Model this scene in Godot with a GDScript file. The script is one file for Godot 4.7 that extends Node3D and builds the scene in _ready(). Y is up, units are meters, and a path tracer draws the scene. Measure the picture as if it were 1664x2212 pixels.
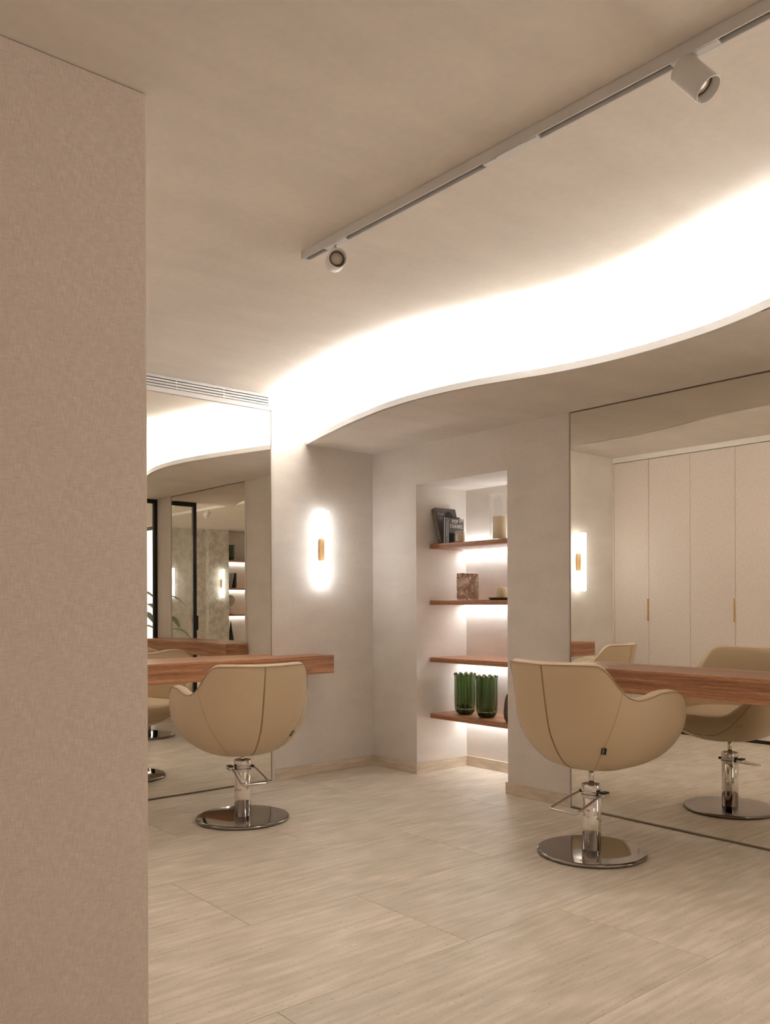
extends Node3D
# A hairdressing salon corner. Axes: x runs along the mirrored left wall, -z points at that wall, y is up, metres.

const EYE := 1.2
const WALL_X := 4.115      # face of the right wall
const WALL_Z := -4.945     # face of the left wall
const CEIL := 2.622
const SOFFIT := 2.323

const COVE_RADIANCE := 460.0
const SHELF_RADIANCE := 34.0
const SCONCE_RADIANCE := 8.5
const FILL_WINDOW_RADIANCE := 1.35

var M := {}
var taken := {}
var rng := RandomNumberGenerator.new()


func _ready() -> void:
	rng.seed = 7
	camera_and_air()
	materials()
	lay_floor()
	walls()
	ceiling()
	baseboards()
	mirrors()
	counters()
	wardrobe()
	niche_shelves()
	chairs()
	track()
	sconces()
	vent()
	partition()
	rear_room()
	shelf_things()
	plant()


# ------------------------------------------------------------------ camera, light in the air
func camera_and_air() -> void:
	var cam := Camera3D.new()
	cam.name = "camera"
	add_child(cam)
	cam.position = Vector3(0, EYE, 0)
	cam.rotation = Vector3(0, -0.70802, 0)
	cam.rotate_object_local(Vector3.BACK, -0.0031516)
	var near := 0.05
	cam.projection = Camera3D.PROJECTION_FRUSTUM
	cam.near = near
	cam.far = 60.0
	cam.size = near * 2212.0 / 1855.0
	cam.frustum_offset = Vector2(0, near * (1305.05 - 1106.0) / 1855.0)
	cam.current = true
	var env := Environment.new()
	env.background_mode = Environment.BG_COLOR
	env.background_color = Color(0.02, 0.02, 0.02)
	env.tonemap_mode = Environment.TONE_MAPPER_LINEAR
	env.tonemap_exposure = 1.3
	env.sdfgi_enabled = true
	env.ssao_enabled = true
	env.ssil_enabled = true
	var we := WorldEnvironment.new()
	we.name = "world_environment"
	we.environment = env
	add_child(we)


func area_light(parent: Node3D, at: Vector3, towards: Vector3, length_dir: Vector3, length: float, width: float, radiance: float, tint := Color(0.93, 0.97, 1.0)) -> void:
	var l := AreaLight3D.new()
	l.name = "strip_lamp"
	l.area_normalize_energy = false
	l.area_size = Vector2(length, width)
	l.light_energy = radiance / PI
	l.light_color = tint
	l.shadow_enabled = true
	l.set("area_range", 14.0)
	parent.add_child(l, true)
	var z := -towards.normalized()
	var x := (length_dir - z * length_dir.dot(z)).normalized()
	l.global_transform = Transform3D(Basis(x, z.cross(x), z), at)


# ------------------------------------------------------------------ naming and parts
func numbered(called: String) -> String:
	var n: int = taken.get(called, -1) + 1
	taken[called] = n
	return called if n == 0 else "%s_%03d" % [called, n]


func tag(o: Node3D, label := "", category := "", group := "", kind := "") -> Node3D:
	if label != "":
		o.set_meta("label", label)
	if category != "":
		o.set_meta("category", category)
	if group != "":
		o.set_meta("group", group)
	if kind != "":
		o.set_meta("kind", kind)
	return o


func thing(called: String, at: Vector3, turn: float, label: String, category: String, group := "") -> Node3D:
	var o := Node3D.new()
	o.name = numbered(called)
	add_child(o)
	o.position = at
	o.rotation.y = turn
	tag(o, label, category, group)
	return o


func structure(called: String) -> Node3D:
	var o := Node3D.new()
	o.name = numbered(called)
	add_child(o)
	o.set_meta("kind", "structure")
	return o


func part(called: String, mesh: Mesh, m: Material, parent: Node3D, at := Vector3.ZERO, turn := Vector3.ZERO) -> MeshInstance3D:
	var o := MeshInstance3D.new()
	o.name = called
	o.mesh = mesh
	o.material_override = m
	parent.add_child(o, true)
	o.position = at
	o.rotation = turn
	return o


func span(called: String, a: Vector3, b: Vector3, m: Material, parent: Node3D, bevel := 0.0) -> MeshInstance3D:
	return part(called, bx(b - a, bevel), m, parent, (a + b) / 2)


# ------------------------------------------------------------------ mesh tools
func tri(st: SurfaceTool, a: Vector3, b: Vector3, c: Vector3, out: Vector3) -> void:
	# Godot's front faces run clockwise: the right-hand normal of a, c, b points out
	if (c - a).cross(b - a).dot(out) < 0.0:
		var t := b
		b = c
		c = t
	st.add_vertex(a)
	st.add_vertex(b)
	st.add_vertex(c)


func quad(st: SurfaceTool, a: Vector3, b: Vector3, c: Vector3, d: Vector3, out: Vector3) -> void:
	tri(st, a, b, c, out)
	tri(st, a, c, d, out)


func begin(smooth := false) -> SurfaceTool:
	var st := SurfaceTool.new()
	st.begin(Mesh.PRIMITIVE_TRIANGLES)
	st.set_smooth_group(0 if smooth else -1)
	return st


func finish(st: SurfaceTool) -> ArrayMesh:
	st.generate_normals()
	return st.commit()


func add_box(st: SurfaceTool, c: Vector3, s: Vector3, b := 0.0, basis := Basis.IDENTITY) -> void:
	var h := s / 2
	b = minf(b, minf(h.x, minf(h.y, h.z)) * 0.9)
	var axes := [Vector3(1, 0, 0), Vector3(0, 1, 0), Vector3(0, 0, 1)]
	for i in 3:
		var u: Vector3 = axes[(i + 1) % 3]
		var v: Vector3 = axes[(i + 2) % 3]
		for sg in [-1.0, 1.0]:
			var n: Vector3 = axes[i] * sg
			var hu := h.dot(u) - b
			var hv := h.dot(v) - b
			var o: Vector3 = n * h.dot(axes[i])
			quad(st, c + basis * (o + u * hu + v * hv), c + basis * (o - u * hu + v * hv), c + basis * (o - u * hu - v * hv), c + basis * (o + u * hu - v * hv), basis * n)
	if b <= 0.0:
		return
	for i in 3:
		var w: Vector3 = axes[i]
		var u: Vector3 = axes[(i + 1) % 3]
		var v: Vector3 = axes[(i + 2) % 3]
		for su in [-1.0, 1.0]:
			for sv in [-1.0, 1.0]:
				var p: Vector3 = u * su * h.dot(u) + v * sv * (h.dot(v) - b)
				var q: Vector3 = u * su * (h.dot(u) - b) + v * sv * h.dot(v)
				var e: Vector3 = w * (h.dot(w) - b)
				quad(st, c + basis * (p + e), c + basis * (p - e), c + basis * (q - e), c + basis * (q + e), basis * (u * su + v * sv))
	for sx in [-1.0, 1.0]:
		for sy in [-1.0, 1.0]:
			for sz in [-1.0, 1.0]:
				var k := Vector3(sx, sy, sz)
				var p := c + basis * (k * Vector3(h.x, h.y - b, h.z - b))
				var q := c + basis * (k * Vector3(h.x - b, h.y, h.z - b))
				var r := c + basis * (k * Vector3(h.x - b, h.y - b, h.z))
				tri(st, p, q, r, basis * k)


func bx(s: Vector3, b := 0.0) -> ArrayMesh:
	var st := begin()
	add_box(st, Vector3.ZERO, s, b)
	return finish(st)


func add_grid(st: SurfaceTool, rows: Array, closed := true, flip := false) -> void:
	# rows of equal length; smooth; the faces look to the left of (along a row) x (across rows) unless flipped
	for r in rows.size() - 1:
		var a: PackedVector3Array = rows[r]
		var b: PackedVector3Array = rows[r + 1]
		var n := a.size()
		for i in (n if closed else n - 1):
			var j := (i + 1) % n
			var p := [a[i], a[j], b[j], b[i]]
			if flip:
				p = [a[i], b[i], b[j], a[j]]
			if not p[0].is_equal_approx(p[1]) and not p[1].is_equal_approx(p[2]):
				st.add_vertex(p[0])
				st.add_vertex(p[1])
				st.add_vertex(p[2])
			if not p[0].is_equal_approx(p[3]) and not p[3].is_equal_approx(p[2]):
				st.add_vertex(p[0])
				st.add_vertex(p[2])
				st.add_vertex(p[3])


func lathe(profile: Array, segs := 40, lobes = null) -> ArrayMesh:
	# profile: Vector2(radius, y) from the bottom axis up the outside (and down the inside)
	var st := begin(true)
	add_lathe(st, profile, segs, Transform3D.IDENTITY, lobes)
	return finish(st)


func add_lathe(st: SurfaceTool, profile: Array, segs: int, tf: Transform3D, lobes = null) -> void:
	var rows := []
	for k in profile.size():
		var p: Vector2 = profile[k]
		var row := PackedVector3Array()
		for i in segs:
			var a := TAU * i / segs
			var q := Vector2(p.x, p.y)
			if lobes != null:
				q = lobes.call(p, a, k)
			row.append(tf * Vector3(cos(a) * q.x, q.y, sin(a) * q.x))
		rows.append(row)
	add_grid(st, rows, true, false)


func hard(profile: Array) -> Array:
	# doubles every corner a hair apart so that smooth normals keep crisp edges
	var out := []
	for i in profile.size():
		var p: Vector2 = profile[i]
		if i == 0 or i == profile.size() - 1:
			out.append(p)
			continue
		var a: Vector2 = profile[i - 1]
		var b: Vector2 = profile[i + 1]
		var d := 0.0006
		out.append(p + (a - p).limit_length(d))
		out.append(p + (b - p).limit_length(d))
	return out


func add_tube(st: SurfaceTool, pts: Array, r: float, sides := 10, caps := true) -> void:
	var rows := []
	var up := Vector3.UP
	var n := pts.size()
	var side := Vector3.ZERO
	for i in n:
		var t: Vector3 = (pts[mini(i + 1, n - 1)] - pts[maxi(i - 1, 0)]).normalized()
		if side == Vector3.ZERO:
			up = Vector3.UP if absf(t.y) < 0.9 else Vector3.RIGHT
			side = t.cross(up).normalized()
		else:
			side = (side - t * side.dot(t)).normalized()
		var v := side.cross(t).normalized()
		var row := PackedVector3Array()
		for k in sides:
			var a := TAU * k / sides
			row.append(pts[i] + side * cos(a) * r + v * sin(a) * r)
		rows.append(row)
	if caps:
		var first := PackedVector3Array()
		var last := PackedVector3Array()
		for k in sides:
			first.append(pts[0])
			last.append(pts[n - 1])
		rows.push_front(first)
		rows.append(last)
	add_grid(st, rows, true, true)


func tube(pts: Array, r: float, sides := 10) -> ArrayMesh:
	var st := begin(true)
	add_tube(st, pts, r, sides)
	return finish(st)


func rounded_path(corners: Array, r: float, steps := 5) -> Array:
	var out := [corners[0]]
	for i in range(1, corners.size() - 1):
		var p: Vector3 = corners[i]
		var a: Vector3 = p + (corners[i - 1] - p).limit_length(r)
		var b: Vector3 = p + (corners[i + 1] - p).limit_length(r)
		for k in steps + 1:
			var t := float(k) / steps
			out.append(a.lerp(p, t).lerp(p.lerp(b, t), t))
	out.append(corners[-1])
	return out


func plate(poly: PackedVector2Array, y0: float, y1: float) -> ArrayMesh:
	# a flat slab with the outline poly in x, z
	var st := begin()
	var idx := Geometry2D.triangulate_polygon(poly)
	for k in range(0, idx.size(), 3):
		var a := poly[idx[k]]
		var b := poly[idx[k + 1]]
		var c := poly[idx[k + 2]]
		tri(st, Vector3(a.x, y0, a.y), Vector3(b.x, y0, b.y), Vector3(c.x, y0, c.y), Vector3.DOWN)
		tri(st, Vector3(a.x, y1, a.y), Vector3(b.x, y1, b.y), Vector3(c.x, y1, c.y), Vector3.UP)
	for i in poly.size():
		var a := poly[i]
		var b := poly[(i + 1) % poly.size()]
		var d := (b - a).normalized()
		var side := Vector2(d.y, -d.x)
		if Geometry2D.is_point_in_polygon((a + b) / 2 + side * 0.001, poly):
			side = -side
		var out := Vector3(side.x, 0, side.y)
		quad(st, Vector3(a.x, y0, a.y), Vector3(b.x, y0, b.y), Vector3(b.x, y1, b.y), Vector3(a.x, y1, a.y), out)
	return finish(st)


func ribbon_wall(line: Array, thick: float, y0: float, y1: float) -> ArrayMesh:
	# a thin upright wall along a smooth line in x, z; thick goes to the +x side
	var n := line.size()
	var back := []
	for i in n:
		var t: Vector2 = (line[mini(i + 1, n - 1)] - line[maxi(i - 1, 0)]).normalized()
		back.append(line[i] + Vector2(t.y, -t.x).normalized() * thick * (1.0 if t.y > 0 else -1.0))
	var st := SurfaceTool.new()
	st.begin(Mesh.PRIMITIVE_TRIANGLES)
	var sets := [[line, y0, line, y1], [back, y1, back, y0], [line, y1, back, y1], [back, y0, line, y0]]
	for s in sets.size():
		st.set_smooth_group(s)
		for i in n - 1:
			var a: Vector2 = sets[s][0][i]
			var b: Vector2 = sets[s][0][i + 1]
			var c: Vector2 = sets[s][2][i + 1]
			var d: Vector2 = sets[s][2][i]
			var ya: float = sets[s][1]
			var yc: float = sets[s][3]
			var out := Vector3(-1, 0, 0) if s == 0 else (Vector3(1, 0, 0) if s == 1 else (Vector3.UP if s == 2 else Vector3.DOWN))
			quad(st, Vector3(a.x, ya, a.y), Vector3(b.x, ya, b.y), Vector3(c.x, yc, c.y), Vector3(d.x, yc, d.y), out)
	st.set_smooth_group(-1)
	for i in [0, n - 1]:
		var p: Vector2 = line[i]
		var q: Vector2 = back[i]
		quad(st, Vector3(p.x, y0, p.y), Vector3(q.x, y0, q.y), Vector3(q.x, y1, q.y), Vector3(p.x, y1, p.y), Vector3(0, 0, -1 if i == 0 else 1))
	return finish(st)


func smooth_line(keys: Array, steps: int) -> Array:
	# Catmull-Rom through Vector2 keys
	var out := []
	for i in keys.size() - 1:
		for k in steps:
			out.append(keys[i].cubic_interpolate(keys[i + 1], keys[maxi(i - 1, 0)], keys[mini(i + 2, keys.size() - 1)], float(k) / steps))
	out.append(keys[-1])
	return out


func curve_table(xs: Array, ys: Array, x: float) -> float:
	# smooth (monotone Hermite) interpolation
	if x <= xs[0]:
		return ys[0]
	var n := xs.size()
	for i in n - 1:
		if x <= xs[i + 1]:
			var h: float = xs[i + 1] - xs[i]
			var t: float = (x - xs[i]) / h
			var d: float = (ys[i + 1] - ys[i]) / h
			var d0: float = d if i == 0 else (ys[i] - ys[i - 1]) / (xs[i] - xs[i - 1])
			var d1: float = d if i == n - 2 else (ys[i + 2] - ys[i + 1]) / (xs[i + 2] - xs[i + 1])
			var m0 := 0.0 if d * d0 <= 0 else 2.0 * d * d0 / (d + d0)
			var m1 := 0.0 if d * d1 <= 0 else 2.0 * d * d1 / (d + d1)
			return (2 * t ** 3 - 3 * t ** 2 + 1) * ys[i] + (t ** 3 - 2 * t ** 2 + t) * h * m0 + (-2 * t ** 3 + 3 * t ** 2) * ys[i + 1] + (t ** 3 - t ** 2) * h * m1
	return ys[-1]


# ------------------------------------------------------------------ textures and materials
func noise_image(w: int, h: int, frequency: float, octaves: int, sd: int, stretch_x := 1, stretch_y := 1) -> Image:
	var f := FastNoiseLite.new()
	f.seed = sd
	f.noise_type = FastNoiseLite.TYPE_SIMPLEX_SMOOTH
	f.frequency = frequency
	f.fractal_octaves = octaves
	var im := f.get_seamless_image(w / stretch_x, h / stretch_y, false, false, 0.15, true)
	im.convert(Image.FORMAT_L8)
	if stretch_x > 1 or stretch_y > 1:
		im.resize(w, h, Image.INTERPOLATE_CUBIC)
	return im


func blend_texture(w: int, h: int, layers: Array, shade: Callable) -> ImageTexture:
	var data := []
	for l in layers:
		data.append(l.get_data())
	var out := PackedByteArray()
	out.resize(w * h * 3)
	var v := PackedFloat32Array()
	v.resize(layers.size())
	for i in w * h:
		for k in data.size():
			v[k] = data[k][i] / 255.0
		var c: Color = shade.call(v)
		out[i * 3] = clampi(roundi(c.r * 255.0), 0, 255)
		out[i * 3 + 1] = clampi(roundi(c.g * 255.0), 0, 255)
		out[i * 3 + 2] = clampi(roundi(c.b * 255.0), 0, 255)
	return ImageTexture.create_from_image(Image.create_from_data(w, h, false, Image.FORMAT_RGB8, out))


func plain(c: Color, rough := 0.6, metal := 0.0, spec := 0.5) -> StandardMaterial3D:
	var m := StandardMaterial3D.new()
	m.albedo_color = c
	m.roughness = rough
	m.metallic = metal
	m.metallic_specular = spec
	return m


func planar(m: StandardMaterial3D, metres: Vector2, in_world: bool, offset := Vector3.ZERO) -> StandardMaterial3D:
	m.uv1_triplanar = true
	m.uv1_world_triplanar = in_world
	m.uv1_triplanar_sharpness = 8.0
	m.uv1_scale = Vector3(1.0 / metres.x, 1.0 / metres.y, 1.0 / metres.y)
	m.uv1_offset = offset
	return m


func materials() -> void:
	# brushed mineral plaster
	var big := noise_image(512, 512, 0.006, 4, 3)
	var sweep := noise_image(512, 512, 0.02, 3, 4, 4, 1)
	var fine := noise_image(512, 512, 0.09, 3, 5)
	var base := Color(0.925, 0.888, 0.85)
	var mottled := blend_texture(512, 512, [big, sweep, fine], func(v): return base * (1.0 + (v[0] - 0.5) * 0.045 + (v[1] - 0.5) * 0.03 + (v[2] - 0.5) * 0.02))
	var relief := blend_texture(512, 512, [sweep, fine], func(v): return Color.WHITE * (v[0] * 0.45 + v[1] * 0.55))
	var pl := plain(Color.WHITE, 0.62, 0.0, 0.4)
	pl.albedo_texture = mottled
	pl.heightmap_enabled = true
	pl.heightmap_texture = relief
	pl.heightmap_scale = 0.09
	M.plaster = planar(pl, Vector2(1.6, 1.6), true)
	var cp: StandardMaterial3D = pl.duplicate()
	cp.roughness = 0.75
	M.ceiling_plaster = planar(cp, Vector2(2.1, 2.1), true, Vector3(0.3, 0.1, 0.7))

	# travertine, veins along x
	var streak := noise_image(1024, 512, 0.06, 4, 11, 16, 1)
	var cloud := noise_image(1024, 512, 0.008, 3, 12, 2, 1)
	var pits := noise_image(1024, 512, 0.17, 2, 13, 4, 1)
	var grain := noise_image(1024, 512, 0.25, 2, 14, 2, 1)
	var stone := func(v):
		var t: float = (v[0] - 0.5) * 0.13 + (v[1] - 0.5) * 0.10 + (v[3] - 0.5) * 0.05
		var c := Color(0.915, 0.865, 0.795) * (1.0 + t)
		c.b *= 1.0 + t * 0.25
		var pit := smoothstep(0.80, 0.93, v[2]) * 0.17
		return c * (1.0 - pit)
	var trav := blend_texture(1024, 512, [streak, cloud, pits, grain], stone)
	M.tiles = []
	for k in 5:
		var t := plain(Color(1, 1, 1) * [1.0, 0.985, 1.01, 0.99, 0.97][k], 0.42, 0.0, 0.42)
		t.albedo_color.a = 1.0
		t.albedo_texture = trav
		M.tiles.append(planar(t, Vector2(1.55, 1.1), false, Vector3(0.23 * k, 0.0, 0.37 * k)))
	var bb := plain(Color(0.97, 0.945, 0.915), 0.5)
	bb.albedo_texture = trav
	M.baseboard = planar(bb, Vector2(1.2, 0.9), true)
	M.grout = plain(Color(0.55, 0.48, 0.40), 0.9)

	# walnut, grain along local x
	var w1 := noise_image(1024, 512, 0.022, 3, 21, 32, 1)
	var w2 := noise_image(1024, 512, 0.09, 3, 22, 32, 1)
	var w3 := noise_image(1024, 512, 0.16, 2, 23, 8, 1)
	var wood := func(v):
		var t: float = clampf(0.5 + (v[0] - 0.5) * 0.75 + (v[1] - 0.5) * 0.7, 0.0, 1.0)
		var c := Color(0.55, 0.365, 0.255).lerp(Color(0.87, 0.65, 0.49), t)
		return c * (1.0 + (v[2] - 0.5) * 0.22)
	var wt := blend_texture(1024, 512, [w1, w2, w3], wood)
	var wm := plain(Color.WHITE, 0.38, 0.0, 0.45)
	wm.albedo_texture = wt
	M.walnut = planar(wm, Vector2(1.3, 0.42), false)

	# woven linen wall fabric
	var l1 := noise_image(512, 512, 0.22, 2, 31, 16, 1)
	var l2 := noise_image(512, 512, 0.22, 2, 32, 1, 16)
	var l3 := noise_image(512, 512, 0.02, 3, 33)
	var linen := blend_texture(512, 512, [l1, l2, l3], func(v): return Color(0.875, 0.815, 0.77) * (0.985 + (v[0] - 0.5) * 0.10 + (v[1] - 0.5) * 0.10 + (v[2] - 0.5) * 0.03))
	var weave := blend_texture(512, 512, [l1, l2], func(v): return Color.WHITE * (v[0] * 0.5 + v[1] * 0.5))
	var lm := plain(Color.WHITE, 0.9, 0.0, 0.25)
	lm.albedo_texture = linen
	lm.heightmap_enabled = true
	lm.heightmap_texture = weave
	lm.heightmap_scale = 0.05
	M.linen = planar(lm, Vector2(0.30, 0.30), true)

	# rough grey stone cladding
	var s1 := noise_image(512, 512, 0.012, 5, 41)
	var s2 := noise_image(512, 512, 0.05, 4, 42)
	var sm := plain(Color.WHITE, 0.8)
	sm.albedo_texture = blend_texture(512, 512, [s1, s2], func(v): return Color(0.82, 0.79, 0.745) * (0.98 + (v[0] - 0.5) * 0.22 + (v[1] - 0.5) * 0.16))
	M.stone = planar(sm, Vector2(1.1, 1.1), true)

	# leather
	var g1 := noise_image(512, 512, 0.12, 3, 51)
	var le := plain(Color(0.85, 0.755, 0.625), 0.46, 0.0, 0.42)
	le.heightmap_enabled = true
	le.heightmap_texture = ImageTexture.create_from_image(g1)
	le.heightmap_scale = 0.012
	M.leather = planar(le, Vector2(0.11, 0.11), false)
	M.seam = plain(Color(0.60, 0.47, 0.30), 0.5)
	M.stitch = plain(Color(0.70, 0.59, 0.455), 0.55)

	M.chrome = plain(Color(0.86, 0.85, 0.84), 0.06, 1.0)
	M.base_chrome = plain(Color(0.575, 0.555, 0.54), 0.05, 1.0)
	M.satin = plain(Color(0.92, 0.905, 0.89), 0.09, 1.0)
	M.black = plain(Color(0.03, 0.03, 0.032), 0.45)
	M.black_frame = plain(Color(0.035, 0.035, 0.035), 0.5)
	M.mirror = plain(Color(0.945, 0.935, 0.905), 0.0, 1.0)
	M.mirror_edge = plain(Color(0.50, 0.43, 0.34), 0.4, 0.3)
	M.white_paint = plain(Color(0.90, 0.885, 0.87), 0.45)
	M.lip_paint = plain(Color(0.96, 0.945, 0.93), 0.5)
	M.side_edge = plain(Color(0.66, 0.61, 0.55), 0.4, 0.2)
	M.trim = plain(Color(0.91, 0.87, 0.835), 0.4)
	M.dark_slot = plain(Color(0.20, 0.18, 0.17), 0.6)
	M.copper = plain(Color(0.45, 0.38, 0.33), 0.4, 0.6)
	M.brass = plain(Color(0.86, 0.72, 0.52), 0.45, 0.45)
	M.plinth = plain(Color(0.05, 0.045, 0.04), 0.6)
	M.door_edge = plain(Color(0.86, 0.79, 0.73), 0.6)
	M.lens = plain(Color(0.80, 0.76, 0.72), 0.25, 0.5)
	M.wax = plain(Color(0.90, 0.845, 0.70), 0.5)
	M.wax.subsurf_scatter_enabled = true
	M.wax.subsurf_scatter_strength = 0.35
	M.wick = plain(Color(0.93, 0.90, 0.82), 0.8)
	M.pottery = plain(Color(0.40, 0.325, 0.265), 0.55)
	M.soil = plain(Color(0.16, 0.12, 0.09), 0.95)
	M.leaf = plain(Color(0.20, 0.29, 0.17), 0.35)
	M.leaf.backlight_enabled = true
	M.leaf.backlight = Color(0.10, 0.16, 0.06)
	M.stem = plain(Color(0.28, 0.33, 0.18), 0.6)
	M.duct = plain(Color(0.66, 0.66, 0.65), 0.5, 0.3)
	M.glow = plain(Color(1, 1, 1), 0.5)
	M.glow.emission_enabled = true
	M.glow.emission = Color(1, 0.985, 0.96)
	M.glow.emission_energy_multiplier = 6.0
	M.fill_glow = M.glow.duplicate()  # glowing panes of the added, unseen fill window
	M.fill_glow.emission_energy_multiplier = 1.0
	M.glow_tube = M.glow.duplicate()
	M.glow_tube.emission_energy_multiplier = 4.0
	# clear, green and smoked glass
	M.clear_glass = plain(Color(0.95, 0.95, 0.94, 0.05), 0.0)
	M.clear_glass.transparency = BaseMaterial3D.TRANSPARENCY_ALPHA
	M.green_glass = glass(Color(0.54, 0.635, 0.455))
	M.absorption_green = glass(Color(0.20, 0.27, 0.17))  # tinted darker to stand in for absorption in thick glass
	M.smoked_glass = glass(Color(0.66, 0.57, 0.505))
	M.pane = plain(Color(0.93, 0.96, 0.93, 0.12), 0.0)
	M.pane.transparency = BaseMaterial3D.TRANSPARENCY_ALPHA


func glass(c: Color) -> StandardMaterial3D:
	var m := plain(Color(c.r, c.g, c.b, 0.0), 0.0)
	m.transparency = BaseMaterial3D.TRANSPARENCY_ALPHA
	m.refraction_enabled = true
	m.refraction_scale = 0.05
	return m


# ------------------------------------------------------------------ the room
func lay_floor() -> void:
	var f := structure("floor")
	span("screed", Vector3(-2.4, -0.16, -5.1), Vector3(5.4, -0.0105, 5.3), M.grout, f)
	var joint := {-6: 2.05, -5: 3.38, -4: 2.52, -3: 1.705, -2: 2.21, -1: 2.71, 0: 1.9, 1: 2.5, 2: 1.75, 3: 2.3, 4: 2.8, 5: 1.95, 6: 2.4, 7: 1.7, 8: 2.6, 9: 2.05}
	var full := bx(Vector3(1.3076, 0.01, 0.6376), 0.0003)
	for k in range(-6, 10):
		var z0 := maxf(-1.49 + 0.64 * k, WALL_Z)
		var z1 := minf(-1.49 + 0.64 * (k + 1), 5.2)
		var xmax := 4.62 if z1 < -1.3 else 5.2
		for c in range(-4, 4):
			var x0: float = maxf(joint[k] + 1.31 * c, -1.4)
			var x1: float = minf(joint[k] + 1.31 * (c + 1), xmax)
			if x1 - x0 < 0.02:
				continue
			var whole := absf(x1 - x0 - 1.31) < 0.001 and absf(z1 - z0 - 0.64) < 0.001
			var mesh: Mesh = full if whole else bx(Vector3(x1 - x0 - 0.0024, 0.01, z1 - z0 - 0.0024), 0.0003)
			part("tile", mesh, M.tiles[posmod(k * 3 + c * 2 + (k * c) % 2, 5)], f, Vector3((x0 + x1) / 2, -0.005, (z0 + z1) / 2))


func walls() -> void:
	var l := structure("wall_left")
	# the wall is open behind the air vent
	span("plaster_face", Vector3(0.4, 0, WALL_Z - 0.14), Vector3(4.9, 2.548, WALL_Z), M.plaster, l)
	span("vent_head", Vector3(2.041, 2.613, WALL_Z - 0.14), Vector3(3.185, CEIL, WALL_Z), M.plaster, l)
	span("vent_jamb", Vector3(0.4, 2.548, WALL_Z - 0.14), Vector3(2.041, CEIL, WALL_Z), M.plaster, l)
	span("vent_jamb", Vector3(3.185, 2.548, WALL_Z - 0.14), Vector3(4.9, CEIL, WALL_Z), M.plaster, l)
	var r := structure("wall_right")
	span("corner_panel", Vector3(WALL_X, 0, WALL_Z), Vector3(4.62, CEIL, -4.465), M.plaster, r)
	span("niche_head", Vector3(WALL_X, 2.044, -4.465), Vector3(4.62, CEIL, -3.617), M.plaster, r)
	span("niche_back", Vector3(4.62, 0, WALL_Z), Vector3(4.75, CEIL, -3.617), M.plaster, r)
	span("pier", Vector3(WALL_X, 0, -3.617), Vector3(5.3, CEIL, -1.238), M.plaster, r)
	var ro := structure("wall_right")
	span("sill_wall", Vector3(5.2, 0, -1.238), Vector3(5.34, 0.35, 4.64), M.plaster, ro)
	span("window_head", Vector3(5.2, 2.28, -1.238), Vector3(5.34, CEIL, 4.64), M.plaster, ro)
	span("window_jamb", Vector3(5.2, 0.35, -1.238), Vector3(5.34, 2.28, -0.95), M.plaster, ro)
	span("window_jamb", Vector3(5.2, 0.35, 3.75), Vector3(5.34, 2.28, 4.64), M.plaster, ro)
	# added frosted window, unseen: glowing panes and area lights raise the room light
	var win := structure("added_window_1")
	for z in [-0.95, 0.625, 2.2]:
		span("fill_pane", Vector3(5.27, 0.40, z + 0.03), Vector3(5.278, 2.23, z + 1.52), M.fill_glow, win)
		area_light(win, Vector3(5.262, 1.315, z + 0.775), Vector3.LEFT, Vector3.BACK, 1.49, 1.83, FILL_WINDOW_RADIANCE, Color(1, 0.95, 0.89))
	for z in [-0.95, 0.595, 2.17, 3.72]:
		span("mullion", Vector3(5.25, 0.35, z), Vector3(5.30, 2.28, z + 0.03), M.black_frame, win, 0.001)
	for y in [0.35, 2.23]:
		for z in [-0.92, 0.625, 2.2]:
			span("window_rail", Vector3(5.25, y, z), Vector3(5.30, y + 0.05, z + 1.52 - (0.0 if z > 0 else 0.005)), M.black_frame, win, 0.001)
	var b := structure("wall_back")
	span("plaster_face", Vector3(-1.54, 0, -2.244), Vector3(-1.4, CEIL, 5.2), M.plaster, b)
	var s := structure("wall_side")
	span("plaster_block", Vector3(-2.34, 0, WALL_Z), Vector3(0.44, CEIL, -2.244), M.plaster, s)


var lip := []
var riser := []


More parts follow.
